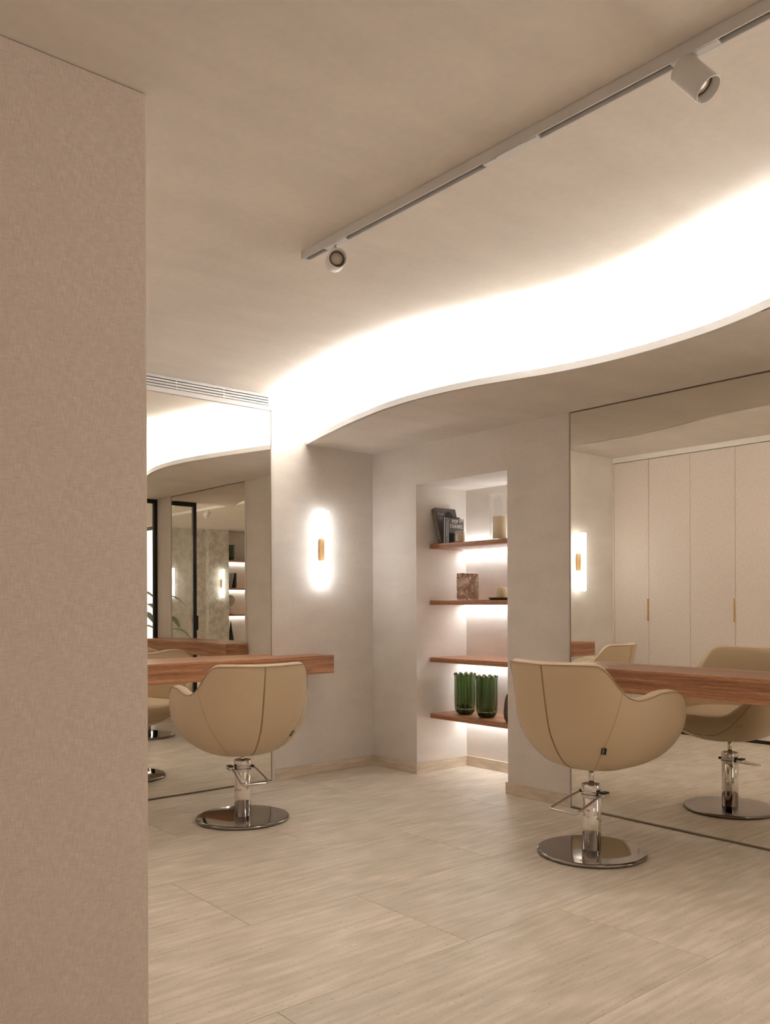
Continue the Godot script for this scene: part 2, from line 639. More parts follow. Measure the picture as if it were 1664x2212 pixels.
func ceiling() -> void:
	var c := structure("ceiling")
	span("plaster_slab", Vector3(-2.4, CEIL, -5.1), Vector3(5.4, CEIL + 0.14, 5.3), M.ceiling_plaster, c)
	var lk := [[-4.945, 3.505], [-4.553, 3.393], [-4.134, 3.286], [-3.727, 3.209], [-3.377, 3.195], [-3.093, 3.226], [-2.86, 3.283], [-2.63, 3.343], [-2.376, 3.376], [-2.124, 3.373], [-1.885, 3.343], [-1.70, 3.296], [-1.52, 3.228], [-1.25, 3.118]]
	var rk := [[-4.945, 3.652], [-4.62, 3.558], [-4.185, 3.437], [-3.883, 3.398], [-3.592, 3.40], [-3.29, 3.434], [-3.04, 3.487], [-2.79, 3.552], [-2.54, 3.602], [-2.27, 3.61], [-2.01, 3.567], [-1.76, 3.503], [-1.63, 3.456], [-1.25, 3.33]]
	var a := []
	for p in lk:
		a.append(Vector2(p[1], p[0]))
	var b := []
	for p in rk:
		b.append(Vector2(p[1], p[0]))
	lip = smooth_line(a, 6)
	riser = smooth_line(b, 6)
	var poly := PackedVector2Array()
	for i in lip.size():
		var t: Vector2 = (lip[mini(i + 1, lip.size() - 1)] - lip[maxi(i - 1, 0)]).normalized()
		poly.append(lip[i] + Vector2(t.y, -t.x) * 0.006)
	poly.append(Vector2(WALL_X, -1.25))
	poly.append(Vector2(WALL_X, WALL_Z))
	part("dropped_soffit", plate(poly, SOFFIT, SOFFIT + 0.006), M.ceiling_plaster, c)
	part("cove_lip", ribbon_wall(lip, 0.012, SOFFIT, SOFFIT + 0.034), M.lip_paint, c)
	part("cove_riser", ribbon_wall(riser, 0.02, SOFFIT + 0.006, CEIL), M.ceiling_plaster, c)
	span("soffit_end", Vector3(3.118, SOFFIT, -1.25), Vector3(WALL_X, CEIL, -1.238), M.ceiling_plaster, c)
	# the light strip lying in the cove
	var s := thing("cove_light_strip", Vector3.ZERO, 0, "hidden white light strip lying in the curved ceiling cove", "light strip")
	var mid := []
	var n := lip.size()
	for i in n:
		var t: Vector2 = (lip[mini(i + 1, n - 1)] - lip[maxi(i - 1, 0)]).normalized()
		mid.append(lip[i] + Vector2(absf(t.y), -t.x * signf(t.y)).normalized() * 0.036)
	part("light_band", ribbon_wall(mid, 0.012, SOFFIT + 0.0062, SOFFIT + 0.0085), M.glow, s)
	var step := 6
	for i in range(0, n - 1, step):
		var p: Vector2 = mid[i]
		var q: Vector2 = mid[mini(i + step, n - 1)]
		var m := (p + q) / 2 + Vector2(0.006, 0)
		if i == 0:
			p += (q - p) * 0.04
			m = (p + q) / 2 + Vector2(0.006, 0)
		var d := q - p
		var nrm := Vector2(d.y, -d.x).normalized()
		area_light(s, Vector3(m.x, SOFFIT + 0.0145, m.y), Vector3(nrm.x, 1.6, nrm.y), Vector3(d.x, 0, d.y), d.length(), 0.012, COVE_RADIANCE)


func skirt(o: Node3D, a: Vector3, b: Vector3) -> void:
	span("skirting_board", a, b, M.baseboard, o, 0.0015)


func baseboards() -> void:
	var h := 0.075
	var t := 0.012
	var l := structure("baseboard_left")
	skirt(l, Vector3(3.235, 0, WALL_Z), Vector3(WALL_X - t, h, WALL_Z + t))
	skirt(l, Vector3(1.06, 0, WALL_Z), Vector3(1.99, h, WALL_Z + t))
	var r := structure("baseboard_right")
	skirt(r, Vector3(WALL_X - t, 0, WALL_Z), Vector3(WALL_X, h, -4.465))
	skirt(r, Vector3(WALL_X - t, 0, -4.465), Vector3(4.62, h, -4.453))
	skirt(r, Vector3(4.608, 0, -4.453), Vector3(4.62, h, -3.617))
	skirt(r, Vector3(WALL_X - t, 0, -3.629), Vector3(WALL_X, h, -3.14))
	skirt(r, Vector3(WALL_X - t, 0, -1.62), Vector3(WALL_X, h, -1.345))


func mirrors() -> void:
	var a := thing("wall_mirror", Vector3((2.02 + 3.206) / 2, 0, WALL_Z), 0, "tall frameless wall mirror under the white air vent, behind the smaller-looking chair", "mirror")
	var w := 3.206 - 2.02
	part("mirror_glass", bx(Vector3(w, 2.50, 0.006)), M.mirror, a, Vector3(0, 1.262, 0.004))
	part("edge_strip", bx(Vector3(w, 0.007, 0.008)), M.mirror_edge, a, Vector3(0, 0.0045, 0.005))
	part("edge_strip", bx(Vector3(0.003, 2.50, 0.008)), M.side_edge, a, Vector3(w / 2 + 0.0016, 1.262, 0.005))
	part("edge_strip", bx(Vector3(0.003, 2.50, 0.008)), M.side_edge, a, Vector3(-w / 2 - 0.0016, 1.262, 0.005))
	var b := thing("wall_mirror", Vector3(WALL_X, 0, (-3.121 - 1.68) / 2), -PI / 2, "wide frameless wall mirror reflecting the pale wardrobe doors", "mirror")
	var wb := 3.121 - 1.68
	part("mirror_glass", bx(Vector3(wb, 2.30, 0.006)), M.mirror, b, Vector3(0, 1.165, 0.004))
	part("edge_strip", bx(Vector3(wb, 0.007, 0.008)), M.mirror_edge, b, Vector3(0, 0.0045, 0.005))
	part("edge_strip", bx(Vector3(wb, 0.0035, 0.008)), M.mirror_edge, b, Vector3(0, SOFFIT - 0.0035, 0.005))
	part("edge_strip", bx(Vector3(0.003, 2.30, 0.008)), M.side_edge, b, Vector3(wb / 2 + 0.0016, 1.165, 0.005))
	part("edge_strip", bx(Vector3(0.003, 2.30, 0.008)), M.side_edge, b, Vector3(-wb / 2 - 0.0016, 1.165, 0.005))
	# slim upright profiles beside the mirrors
	var i := 1
	for s in [[Vector3(3.210, 0, WALL_Z), Vector3(3.234, CEIL, WALL_Z + 0.012)], [Vector3(1.992, 0, WALL_Z), Vector3(2.016, CEIL, WALL_Z + 0.012)], [Vector3(WALL_X - 0.012, 0, -3.140), Vector3(WALL_X, SOFFIT, -3.1256)], [Vector3(WALL_X - 0.012, 0, -1.6754), Vector3(WALL_X, SOFFIT, -1.656)]]:
		var o := structure("trim_%d" % i)
		i += 1
		span("upright_profile", s[0], s[1], M.trim, o, 0.002)


func counters() -> void:
	var a := thing("wall_counter", Vector3((1.657 + 3.571) / 2, 0.79, WALL_Z + 0.121), 0, "floating walnut counter in front of the tall mirror under the air vent", "counter", "walnut styling counters")
	part("walnut_body", bx(Vector3(3.571 - 1.657, 0.122, 0.224), 0.001), M.walnut, a, Vector3(0, 0, 0.0))
	var b := thing("wall_counter", Vector3(WALL_X - 0.121, 0.79, (-3.17 - 1.42) / 2), -PI / 2, "floating walnut counter running out of the photo at the right edge", "counter", "walnut styling counters")
	part("walnut_body", bx(Vector3(3.17 - 1.42, 0.122, 0.224), 0.001), M.walnut, b)


func wardrobe() -> void:
	var front := 1.046
	var w := thing("wardrobe", Vector3(front, 0, -2.244), 0, "built-in wardrobe with linen-covered end panel and tall pale doors", "wardrobe")
	part("end_panel", bx(Vector3(0.606, CEIL - 0.004, 0.03), 0.0015), M.linen, w, Vector3(-0.303, CEIL / 2, -0.015))
	part("end_trim", bx(Vector3(0.006, CEIL - 0.004, 0.026), 0.001), M.door_edge, w, Vector3(0.0032, CEIL / 2, -0.0155))
	part("carcass", bx(Vector3(0.57, 2.56, 2.66)), M.door_edge, w, Vector3(-0.32, 1.285, -0.035 - 1.332))
	part("plinth", bx(Vector3(0.02, 0.03, 2.64)), M.plinth, w, Vector3(-0.024, 0.0151, -0.035 - 1.33))
	part("fascia", bx(Vector3(0.02, 0.052, 2.66)), M.ceiling_plaster, w, Vector3(-0.012, 2.594, -0.035 - 1.332))
	part("filler", bx(Vector3(0.03, 2.53, 0.022)), M.door_edge, w, Vector3(-0.012, 1.30, -2.688))
	var seams := [-4.921, -4.54, -4.115, -3.69, -3.265, -2.84, -2.415, -2.278]
	for i in seams.size() - 1:
		var z0: float = seams[i] + 2.244
		var z1: float = seams[i + 1] + 2.244
		var d := part("door", bx(Vector3(0.022, 2.53, z1 - z0 - 0.005), 0.0015), M.linen, w, Vector3(-0.011, 0.032 + 1.265, (z0 + z1) / 2))
		for e in [-1.0, 1.0]:
			part("edge_band", bx(Vector3(0.0225, 2.53, 0.004), 0.0005), M.door_edge, d, Vector3(0.0004, 0, e * ((z1 - z0) / 2 - 0.0035)))
		if i % 2 == 0 and i < 6:
			tag(part("handle", bx(Vector3(0.016, 0.206, 0.010), 0.001), M.brass, d, Vector3(0.0195, 1.138 - 1.297, (z1 - z0) / 2 - 0.009)), "slim brass edge pull")


# ------------------------------------------------------------------ shelves in the niche
func niche_shelves() -> void:
	var tops := [1.627, 1.226, 0.818, 0.417]
	var labels := ["walnut niche shelf carrying the grey books and the glass hurricane lamp", "walnut niche shelf carrying the smoked glass block", "empty walnut niche shelf above the green vases", "lowest walnut niche shelf carrying the green glass vases"]
	for i in 4:
		var y: float = tops[i]
		var s := thing("niche_shelf", Vector3(4.2455, y - 0.0165, -4.041), -PI / 2, labels[i], "shelf", "walnut shelves in the niche")
		part("board", bx(Vector3(0.846, 0.033, 0.355), 0.001), M.walnut, s, Vector3(0, 0, -0.1776))
		var bar := part("light_strip", bx(Vector3(0.82, 0.006, 0.014)), M.glow, s, Vector3(0, -0.0196, -0.345))
		area_light(s, Vector3(4.2455 + 0.345, y - 0.0395, -4.041), Vector3(0.05, -1, 0), Vector3(0, 0, 1), 0.82, 0.012, SHELF_RADIANCE)
		if i == 0:
			part("light_strip", bx(Vector3(0.82, 0.006, 0.012)), M.glow, s, Vector3(0, 0.0196, -0.348))
			area_light(s, Vector3(4.2455 + 0.348, y + 0.0066, -4.041), Vector3(0, 1, 0), Vector3(0, 0, 1), 0.82, 0.010, SHELF_RADIANCE)


# ------------------------------------------------------------------ chairs
func plan_radius(phi: float) -> float:
	var c := absf(cos(phi))
	var s := absf(sin(phi))
	var front := cos(phi) < 0.0
	var p := 5.0 if front else 2.25
	return 0.36 / pow(pow(c, p) + pow(s, p), 1.0 / p)


func outer_scale(y: float, phi: float) -> float:
	var deg := absf(rad_to_deg(phi))
	var b := curve_table([0.0, 0.02, 0.045, 0.125, 0.2, 0.37, 0.51], [0.36, 0.50, 0.60, 0.775, 0.88, 0.985, 1.05], y)
	var f := curve_table([0.0, 0.02, 0.075, 0.139, 0.2, 0.26, 0.37, 0.51], [0.42, 0.58, 0.79, 0.915, 0.98, 1.0, 0.975, 0.955], y)
	f += 0.15 * smoothstep(138.0, 172.0, deg) * (1.0 - smoothstep(0.03, 0.22, y))
	return lerpf(b, f, smoothstep(25.0, 95.0, deg))


func rim_outer(phi: float) -> float:
	return curve_table([0.0, 33.0, 39.0, 44.0, 50.0, 57.0, 64.0, 71.0, 82.0, 98.0, 110.0, 120.0, 128.0, 134.0, 140.0, 147.0, 156.0, 168.0, 180.0], [0.502, 0.505, 0.503, 0.487, 0.446, 0.392, 0.358, 0.346, 0.352, 0.368, 0.370, 0.360, 0.330, 0.286, 0.222, 0.148, 0.082, 0.045, 0.036], absf(rad_to_deg(phi)))


func rim_inner(phi: float) -> Vector2:
	var deg := absf(rad_to_deg(phi))
	var o := rim_outer(phi)
	var ro := plan_radius(phi) * outer_scale(o, phi)
	var f := smoothstep(112.0, 150.0, deg)
	var y := maxf(o, curve_table([0.0, 120.0, 128.0, 134.0, 140.0, 147.0, 156.0, 168.0, 180.0], [0.0, 0.35, 0.345, 0.318, 0.272, 0.215, 0.168, 0.150, 0.147], deg))
	var r_back := ro - 0.055
	var r_front := plan_radius(phi) * 0.93
	if deg > 105.0:
		r_back = minf(plan_radius(phi) * 0.97, 0.30 / maxf(absf(sin(phi)), 0.3))
		r_back = minf(r_back, ro - 0.03)
	return Vector2(lerpf(ro - 0.055 if deg < 105.0 else lerpf(ro - 0.055, r_back, smoothstep(105.0, 125.0, deg)), minf(r_front, 0.325 / maxf(absf(cos(phi)), 0.3)), f), y)


func shell_point(phi: float, r: float, y: float) -> Vector3:
	return Vector3(sin(phi) * r, y, cos(phi) * r)


func shell_outer(phi: float, y: float, lift := 0.0) -> Vector3:
	return shell_point(phi, plan_radius(phi) * outer_scale(y, phi) + lift, y)


var chair_shell: ArrayMesh
var chair_seat: ArrayMesh
var chair_piping: ArrayMesh
var chair_seam: ArrayMesh
var chair_side_seam := []


func chair_meshes() -> void:
	var cols := 120
	var rows := []
	var heights := [0.0, 0.012, 0.03, 0.06, 0.10, 0.15, 0.21, 0.28, 0.36, 0.45, 0.54, 0.63, 0.72, 0.80, 0.87, 0.93, 0.97, 1.0]
	var start := PackedVector3Array()
	for i in cols:
		start.append(Vector3(0, 0.002, 0))
	rows.append(start)
	var under := PackedVector3Array()
	for i in cols:
		under.append(shell_point(TAU * i / cols - PI, 0.09, 0.0))
	rows.append(under)
	for h in heights:
		var row := PackedVector3Array()
		for i in cols:
			var phi := TAU * i / cols - PI
			row.append(shell_outer(phi, rim_outer(phi) * h))
		rows.append(row)
	for k in range(1, 9):
		var t := k / 8.0
		var row := PackedVector3Array()
		for i in cols:
			var phi := TAU * i / cols - PI
			var oy := rim_outer(phi)
			var o := Vector2(plan_radius(phi) * outer_scale(oy, phi), oy)
			var q := rim_inner(phi)
			var d := (q - o)
			var nrm := Vector2(d.y, -d.x).normalized()
			var p := o.lerp(q, t) + nrm * 0.013 * pow(sin(PI * t), 0.7)
			row.append(shell_point(phi, p.x, p.y))
		rows.append(row)
	for k in range(1, 7):
		var t := k / 6.0
		var row := PackedVector3Array()
		for i in cols:
			var phi := TAU * i / cols - PI
			var q := rim_inner(phi)
			var e := Vector2(q.x - 0.03 * t - 0.012 * sin(PI * t), lerpf(q.y, 0.11, t))
			e.x = minf(e.x, plan_radius(phi) * outer_scale(e.y, phi) - lerpf(0.055, 0.03, smoothstep(110.0, 150.0, absf(rad_to_deg(phi)))) if absf(rad_to_deg(phi)) < 150.0 else e.x)
			row.append(shell_point(phi, e.x, e.y))
		rows.append(row)
	var st := begin(true)
	add_grid(st, rows, true, true)
	chair_shell = finish(st)
	# cushion
	rows = []
	for s in [[0.0, 0.172], [0.3, 0.171], [0.6, 0.168], [0.8, 0.163], [0.92, 0.156], [0.98, 0.146], [1.0, 0.13], [0.99, 0.105]]:
		var row := PackedVector3Array()
		for i in cols:
			var phi := TAU * i / cols - PI
			var q := rim_inner(phi)
			var edge := q.x - 0.02 * clampf((q.y - 0.15) / 0.2, 0.0, 1.0) - 0.004
			var deg := absf(rad_to_deg(phi))
			if deg < 140.0:
				edge = minf(edge, plan_radius(phi) * outer_scale(0.13, phi) - 0.03)
			row.append(shell_point(phi, edge * s[0], s[1]))
		rows.append(row)
	st = begin(true)
	add_grid(st, rows, true, false)
	chair_seat = finish(st)
	# welt along the outer rim
	var pts := []
	for i in 145:
		var phi := deg_to_rad(lerpf(-178.0, 178.0, i / 144.0))
		pts.append(shell_outer(phi, rim_outer(phi), 0.0008) + Vector3(0, 0.001, 0))
	chair_piping = tube(pts, 0.0024, 6)
	pts = []
	for i in 30:
		pts.append(shell_outer(0.0, lerpf(0.501, 0.002, pow(i / 29.0, 1.0)), 0.0))
	st = begin(true)
	for e in [-0.0024, 0.0024]:
		var side := []
		for p in pts:
			side.append(p + Vector3(e, 0, 0.0002))
		add_tube(st, side, 0.0014, 6)
	chair_seam = finish(st)
	for s in [-1.0, 1.0]:
		pts = []
		for i in 26:
			var t := i / 25.0
			var y := lerpf(0.385, 0.012, t)
			pts.append(shell_outer(s * deg_to_rad(lerpf(57.5, 40.0, pow(t, 1.2))), y, -0.0004))
		chair_side_seam.append(tube(pts, 0.0012, 5))


func make_chair(at: Vector3, turn: float, seat_y: float, pedal_hub: float, label: String) -> void:
	var c := thing("salon_chair", at, turn, label, "chair", "cream salon chairs")
	# foot plate and pump
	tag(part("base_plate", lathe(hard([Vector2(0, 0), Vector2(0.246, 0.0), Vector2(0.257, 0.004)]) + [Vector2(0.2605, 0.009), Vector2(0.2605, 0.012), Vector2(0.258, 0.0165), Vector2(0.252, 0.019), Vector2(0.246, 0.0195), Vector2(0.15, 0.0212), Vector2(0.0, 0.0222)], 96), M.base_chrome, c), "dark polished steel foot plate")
	part("column", lathe(hard([Vector2(0, 0.02), Vector2(0.0455, 0.02), Vector2(0.0455, 0.284), Vector2(0.0, 0.284)]), 48), M.satin, c)
	part("collar", lathe(hard([Vector2(0.0, 0.2845), Vector2(0.044, 0.2845), Vector2(0.044, 0.289), Vector2(0.0475, 0.290), Vector2(0.0475, 0.332), Vector2(0.044, 0.333), Vector2(0.040, 0.324), Vector2(0, 0.324)]), 48), M.chrome, c)
	part("piston_rod", lathe(hard([Vector2(0, 0.324), Vector2(0.0125, 0.324), Vector2(0.0125, seat_y - 0.018), Vector2(0, seat_y - 0.018)]), 24), M.chrome, c)
	part("swivel_cap", lathe(hard([Vector2(0, seat_y - 0.018), Vector2(0.016, seat_y - 0.018), Vector2(0.021, seat_y - 0.012), Vector2(0.021, seat_y + 0.004), Vector2(0, seat_y + 0.004)]), 24), M.black, c)
	# foot pump loop at the back of the chair
	var p := thing_part("foot_pedal", c)
	var loop := rounded_path([Vector3(-0.062, 0.290, 0.0), Vector3(-0.066, 0.284, 0.03), Vector3(-0.078, 0.236, 0.225), Vector3(0.078, 0.236, 0.225), Vector3(0.066, 0.284, 0.03), Vector3(0.062, 0.290, 0.0)], 0.024)
	part("pedal_bar", tube(loop, 0.0062, 12), M.chrome, p)
	var st := begin()
	add_box(st, Vector3(pedal_hub * 0.068, 0.289, -0.004), Vector3(0.034, 0.018, 0.05), 0.003)
	part("pedal_clamp", finish(st), M.chrome, p)
	part("pedal_pad", bx(Vector3(0.030, 0.006, 0.044), 0.002), M.black, p, Vector3(pedal_hub * 0.070, 0.3015, -0.004))
	part("pedal_knob", bx(Vector3(0.016, 0.014, 0.020), 0.003), M.black, p, Vector3(-pedal_hub * 0.060, 0.291, 0.0))
	part("pump_ring", lathe(hard([Vector2(0.0457, 0.270), Vector2(0.049, 0.271), Vector2(0.049, 0.2835), Vector2(0.0457, 0.2843)]), 48), M.chrome, p)
	# upholstered tub
	var s := part("tub_shell", chair_shell, M.leather, c, Vector3(0, seat_y, 0))
	part("rim_piping", chair_piping, M.stitch, s)
	part("back_seam", chair_seam, M.seam, s)
	for m in chair_side_seam:
		part("side_seam", m, M.stitch, s)
	part("seat_cushion", chair_seat, M.leather, c, Vector3(0, seat_y, 0))
	# small woven maker's tag on the right side seam
	var phi := deg_to_rad(46.5)
	var o := shell_outer(phi, 0.118, 0.0018)
	var up := (shell_outer(phi, 0.138, 0.0018) - shell_outer(phi, 0.098, 0.0018)).normalized()
	var side := (shell_outer(phi + 0.05, 0.118) - shell_outer(phi - 0.05, 0.118)).normalized()
	var out := up.cross(side).normalized()
	if out.dot(Vector3(o.x, 0, o.z)) < 0:
		out = -out
	var tg := part("fabric_tag", bx(Vector3(0.023, 0.038, 0.0016), 0.0004), M.black, s)
	tg.transform = Transform3D(Basis(up.cross(out), up, out).orthonormalized(), o + out * 0.0012)
	tag(tg, "small black woven tag with pale lettering")
	part("tag_print", bx(Vector3(0.0025, 0.028, 0.0004)), M.white_paint, tg, Vector3(-0.0035, 0.002, 0.0009))
	part("tag_print", bx(Vector3(0.0045, 0.004, 0.0004)), plain(Color(0.80, 0.42, 0.20)), tg, Vector3(-0.003, -0.015, 0.0009))
	part("tag_print", bx(Vector3(0.0018, 0.018, 0.0004)), plain(Color(0.35, 0.35, 0.42)), tg, Vector3(0.004, 0.0, 0.0009))


func thing_part(called: String, parent: Node3D) -> Node3D:
	var o := Node3D.new()
	o.name = called
	parent.add_child(o, true)
	return o


func chairs() -> void:
	chair_meshes()
	make_chair(Vector3(2.519, 0.0, -4.175), deg_to_rad(-12.4), 0.372, -1.0, "cream leather tub chair at the counter beneath the air vent")
	make_chair(Vector3(3.439, 0.0, -2.494), deg_to_rad(-90.0), 0.421, 1.0, "nearer cream leather tub chair, raised higher, at the right-hand counter")


# ------------------------------------------------------------------ lamps
func track() -> void:
	var t := thing("lighting_track", Vector3(2.0125, CEIL, 0), 0, "long slim white lighting track fixed under the ceiling", "light track")
	var z0 := -2.832
	var z1 := 3.9
	var mid := (z0 + z1) / 2
	var ln := z1 - z0
	part("side_rail", bx(Vector3(0.006, 0.034, ln), 0.001), M.white_paint, t, Vector3(-0.0145, -0.0172, mid))
	part("side_rail", bx(Vector3(0.006, 0.034, ln), 0.001), M.white_paint, t, Vector3(0.0145, -0.0172, mid))
	part("channel_back", bx(Vector3(0.023, 0.016, ln)), M.dark_slot, t, Vector3(0, -0.0082, mid))
	part("conductor", bx(Vector3(0.002, 0.006, ln)), M.copper, t, Vector3(-0.006, -0.019, mid))
	part("conductor", bx(Vector3(0.002, 0.006, ln)), M.copper, t, Vector3(0.006, -0.019, mid))
	part("end_cap", bx(Vector3(0.035, 0.034, 0.016), 0.001), M.white_paint, t, Vector3(0, -0.0172, z0 - 0.004))
	part("feed_cover", bx(Vector3(0.026, 0.022, 0.215), 0.001), M.white_paint, t, Vector3(0, -0.0278, -1.748))
	part("feed_cover", bx(Vector3(0.037, 0.006, 0.11), 0.001), M.white_paint, t, Vector3(0, -0.0372, -1.738))
	spot(-2.635, Vector3(-0.49, -0.2, 0.844), "white track spotlight at the end of the track, facing the viewer")
	spot(-1.137, Vector3(0.109, -0.768, 0.629), "white track spotlight tilted down near the top right corner")
	spot(1.38, Vector3(0.62, -0.78, 0.1), "white track spotlight seen doubled in the mirrors beside the black frame")
	spot(2.82, Vector3(0.55, -0.72, 0.43), "white track spotlight seen in the mirrors through the glass screen")


func spot(z: float, aim: Vector3, label: String) -> void:
	var s := thing("track_spotlight", Vector3(2.0125, CEIL - 0.034, z), 0, label, "spotlight", "white spotlights on the ceiling track")
	part("track_adapter", bx(Vector3(0.0225, 0.0115, 0.128), 0.001), M.white_paint, s, Vector3(0, 0.0052, 0))
	part("stem", lathe(hard([Vector2(0, -0.028), Vector2(0.0085, -0.028), Vector2(0.0085, -0.0045), Vector2(0, -0.0045)]), 20), M.white_paint, s)
	var y := -aim.normalized()
	var x := y.cross(Vector3.UP if absf(y.y) < 0.95 else Vector3.RIGHT).normalized()
	var basis := Basis(x, y, x.cross(y))
	var centre := Vector3(0, -0.062, 0)
	var head := part("lamp_head", lathe(hard([Vector2(0.0, 0.052), Vector2(0.034, 0.052), Vector2(0.0365, 0.049), Vector2(0.0365, -0.052), Vector2(0.034, -0.0535), Vector2(0.0325, -0.052), Vector2(0.030, -0.024), Vector2(0, -0.024)]), 48), M.white_paint, s)
	head.transform = Transform3D(basis, centre)
	part("lens", lathe(hard([Vector2(0, -0.034), Vector2(0.010, -0.0335), Vector2(0.019, -0.031), Vector2(0.0255, -0.0265), Vector2(0.0255, -0.0242), Vector2(0, -0.0242)]), 36), M.lens, head)
	part("lens_ring", lathe(hard([Vector2(0.0255, -0.0245), Vector2(0.0258, -0.030), Vector2(0.0278, -0.030), Vector2(0.0282, -0.0245)]), 36), M.copper, head)
	# printed warning triangle inside the rim
	var w := part("warning_label", bx(Vector3(0.012, 0.017, 0.0005)), plain(Color(0.62, 0.60, 0.57)), head)
	w.transform = Transform3D(Basis(Vector3.RIGHT, deg_to_rad(4)), Vector3(0, -0.0408, -0.0305))
	var st := begin()
	var a := Vector3(0, 0.006, 0.0006)
	var b := Vector3(-0.005, -0.004, 0.0006)
	var c := Vector3(0.005, -0.004, 0.0006)
	for e in [[a, b], [b, c], [c, a], [Vector3(0.001, 0.003, 0.0006), Vector3(-0.001, -0.0005, 0.0006)], [Vector3(-0.001, -0.0005, 0.0006), Vector3(0.0008, -0.003, 0.0006)]]:
		add_tube(st, e, 0.0005, 4)
	part("warning_triangle", finish(st), M.black, w)


func sconce(at: Vector3, turn: float, label: String) -> void:
	# local: z points away from the wall
	var s := thing("wall_sconce", at, turn, label, "wall lamp", "tube wall lamps")
	part("back_plate", bx(Vector3(0.034, 0.158, 0.028), 0.003), M.brass, s, Vector3(0, 0, 0.0145))
	part("arm", bx(Vector3(0.012, 0.012, 0.03), 0.001), M.brass, s, Vector3(0, 0, 0.043))
	part("holder", bx(Vector3(0.016, 0.158, 0.006), 0.001), M.white_paint, s, Vector3(0, 0, 0.0545))
	var L := 0.545
	part("glass_tube", lathe([Vector2(0, -L / 2), Vector2(0.015, -L / 2), Vector2(0.0172, -L / 2 + 0.002), Vector2(0.0172, L / 2 - 0.002), Vector2(0.015, L / 2), Vector2(0, L / 2)], 24), M.glow_tube, s, Vector3(0, 0, 0.0752))
	var xf := s.global_transform
	for d in [Vector3(0, 0, 1), Vector3(1, 0, 0), Vector3(-1, 0, 0)]:
		area_light(s, xf * (Vector3(0, 0, 0.0752) + d * 0.0182), xf.basis * d, xf.basis.y, L - 0.01, 0.024, SCONCE_RADIANCE)
	for e in [-1.0, 1.0]:
		area_light(s, xf * (Vector3(0, e * 0.177, 0.0752) - Vector3(0, 0, 0.0182)), xf.basis * Vector3(0, 0, -1), xf.basis.y, 0.18, 0.024, SCONCE_RADIANCE)


func sconces() -> void:
	sconce(Vector3(3.632, 1.588, WALL_Z), 0, "lit vertical tube wall lamp beside the tall mirror")
	sconce(Vector3(1.605, 1.588, WALL_Z), 0, "lit tube wall lamp seen in the wide mirror beside the wardrobe")
	sconce(Vector3(-0.03, 1.60, 4.527), PI, "lit tube wall lamp on grey stone, seen in the mirrors")
	sconce(Vector3(0.945, 1.60, 4.64), PI, "lit tube wall lamp glimpsed through the glass screen in the mirrors")


# ------------------------------------------------------------------ vent
func vent() -> void:
	var x0 := 2.02
	var x1 := 3.206
	var y0 := 2.516
	var y1 := CEIL - 0.001
	var v := thing("air_vent", Vector3((x0 + x1) / 2, (y0 + y1) / 2, WALL_Z), 0, "white slatted air vent above the tall mirror", "vent")
	var w := x1 - x0
	var h := y1 - y0
	part("duct_back", bx(Vector3(w - 0.04, 0.065, 0.004)), M.duct, v, Vector3(0, 2.5805 - (y0 + y1) / 2, -0.136))
	part("frame_rail", bx(Vector3(w, 0.030, 0.016), 0.0015), M.white_paint, v, Vector3(0, -h / 2 + 0.015, 0.0082))
	part("frame_rail", bx(Vector3(w, 0.006, 0.016), 0.001), M.white_paint, v, Vector3(0, h / 2 - 0.003, 0.0082))
	for s in [-1.0, 1.0]:
		part("frame_stile", bx(Vector3(0.020, h, 0.016), 0.0015), M.white_paint, v, Vector3(s * (w / 2 - 0.010), 0, 0.0084))
	for x in [2.17, 2.507, 2.845]:
		part("divider", bx(Vector3(0.008, h - 0.034, 0.013), 0.001), M.white_paint, v, Vector3(x - (x0 + x1) / 2, 0.012, 0.0075))
	for i in 4:
		var y := -h / 2 + 0.0375 + i * 0.0175
		part("slat", bx(Vector3(w - 0.04, 0.0115, 0.010), 0.0008), M.white_paint, v, Vector3(0, y + 0.003, 0.011), Vector3(deg_to_rad(12), 0, 0))


# ------------------------------------------------------------------ glass screen, rear of the room
func partition() -> void:
	var x0 := 3.637
	var z := -1.32
	var p := thing("glass_screen", Vector3((x0 + WALL_X) / 2, 0, z), 0, "black-framed glass screen seen in the mirrors", "glass screen")
	var w := WALL_X - x0
	var top := SOFFIT - 0.002
	for s in [-1.0, 1.0]:
		part("post", bx(Vector3(0.04, top, 0.04), 0.001), M.black_frame, p, Vector3(s * (w / 2 - 0.021), top / 2, 0))
	part("top_rail", bx(Vector3(w - 0.086, 0.045, 0.04), 0.001), M.black_frame, p, Vector3(0, top - 0.0225, 0))
	part("bottom_rail", bx(Vector3(w - 0.086, 0.045, 0.04), 0.001), M.black_frame, p, Vector3(0, 0.023, 0))
	part("pane", bx(Vector3(w - 0.086, top - 0.094, 0.008)), M.pane, p, Vector3(0, top / 2, 0))
	part("door_pull", bx(Vector3(0.02, 0.16, 0.03), 0.003), M.black_frame, p, Vector3(-w / 2 - 0.012, 1.0, 0))


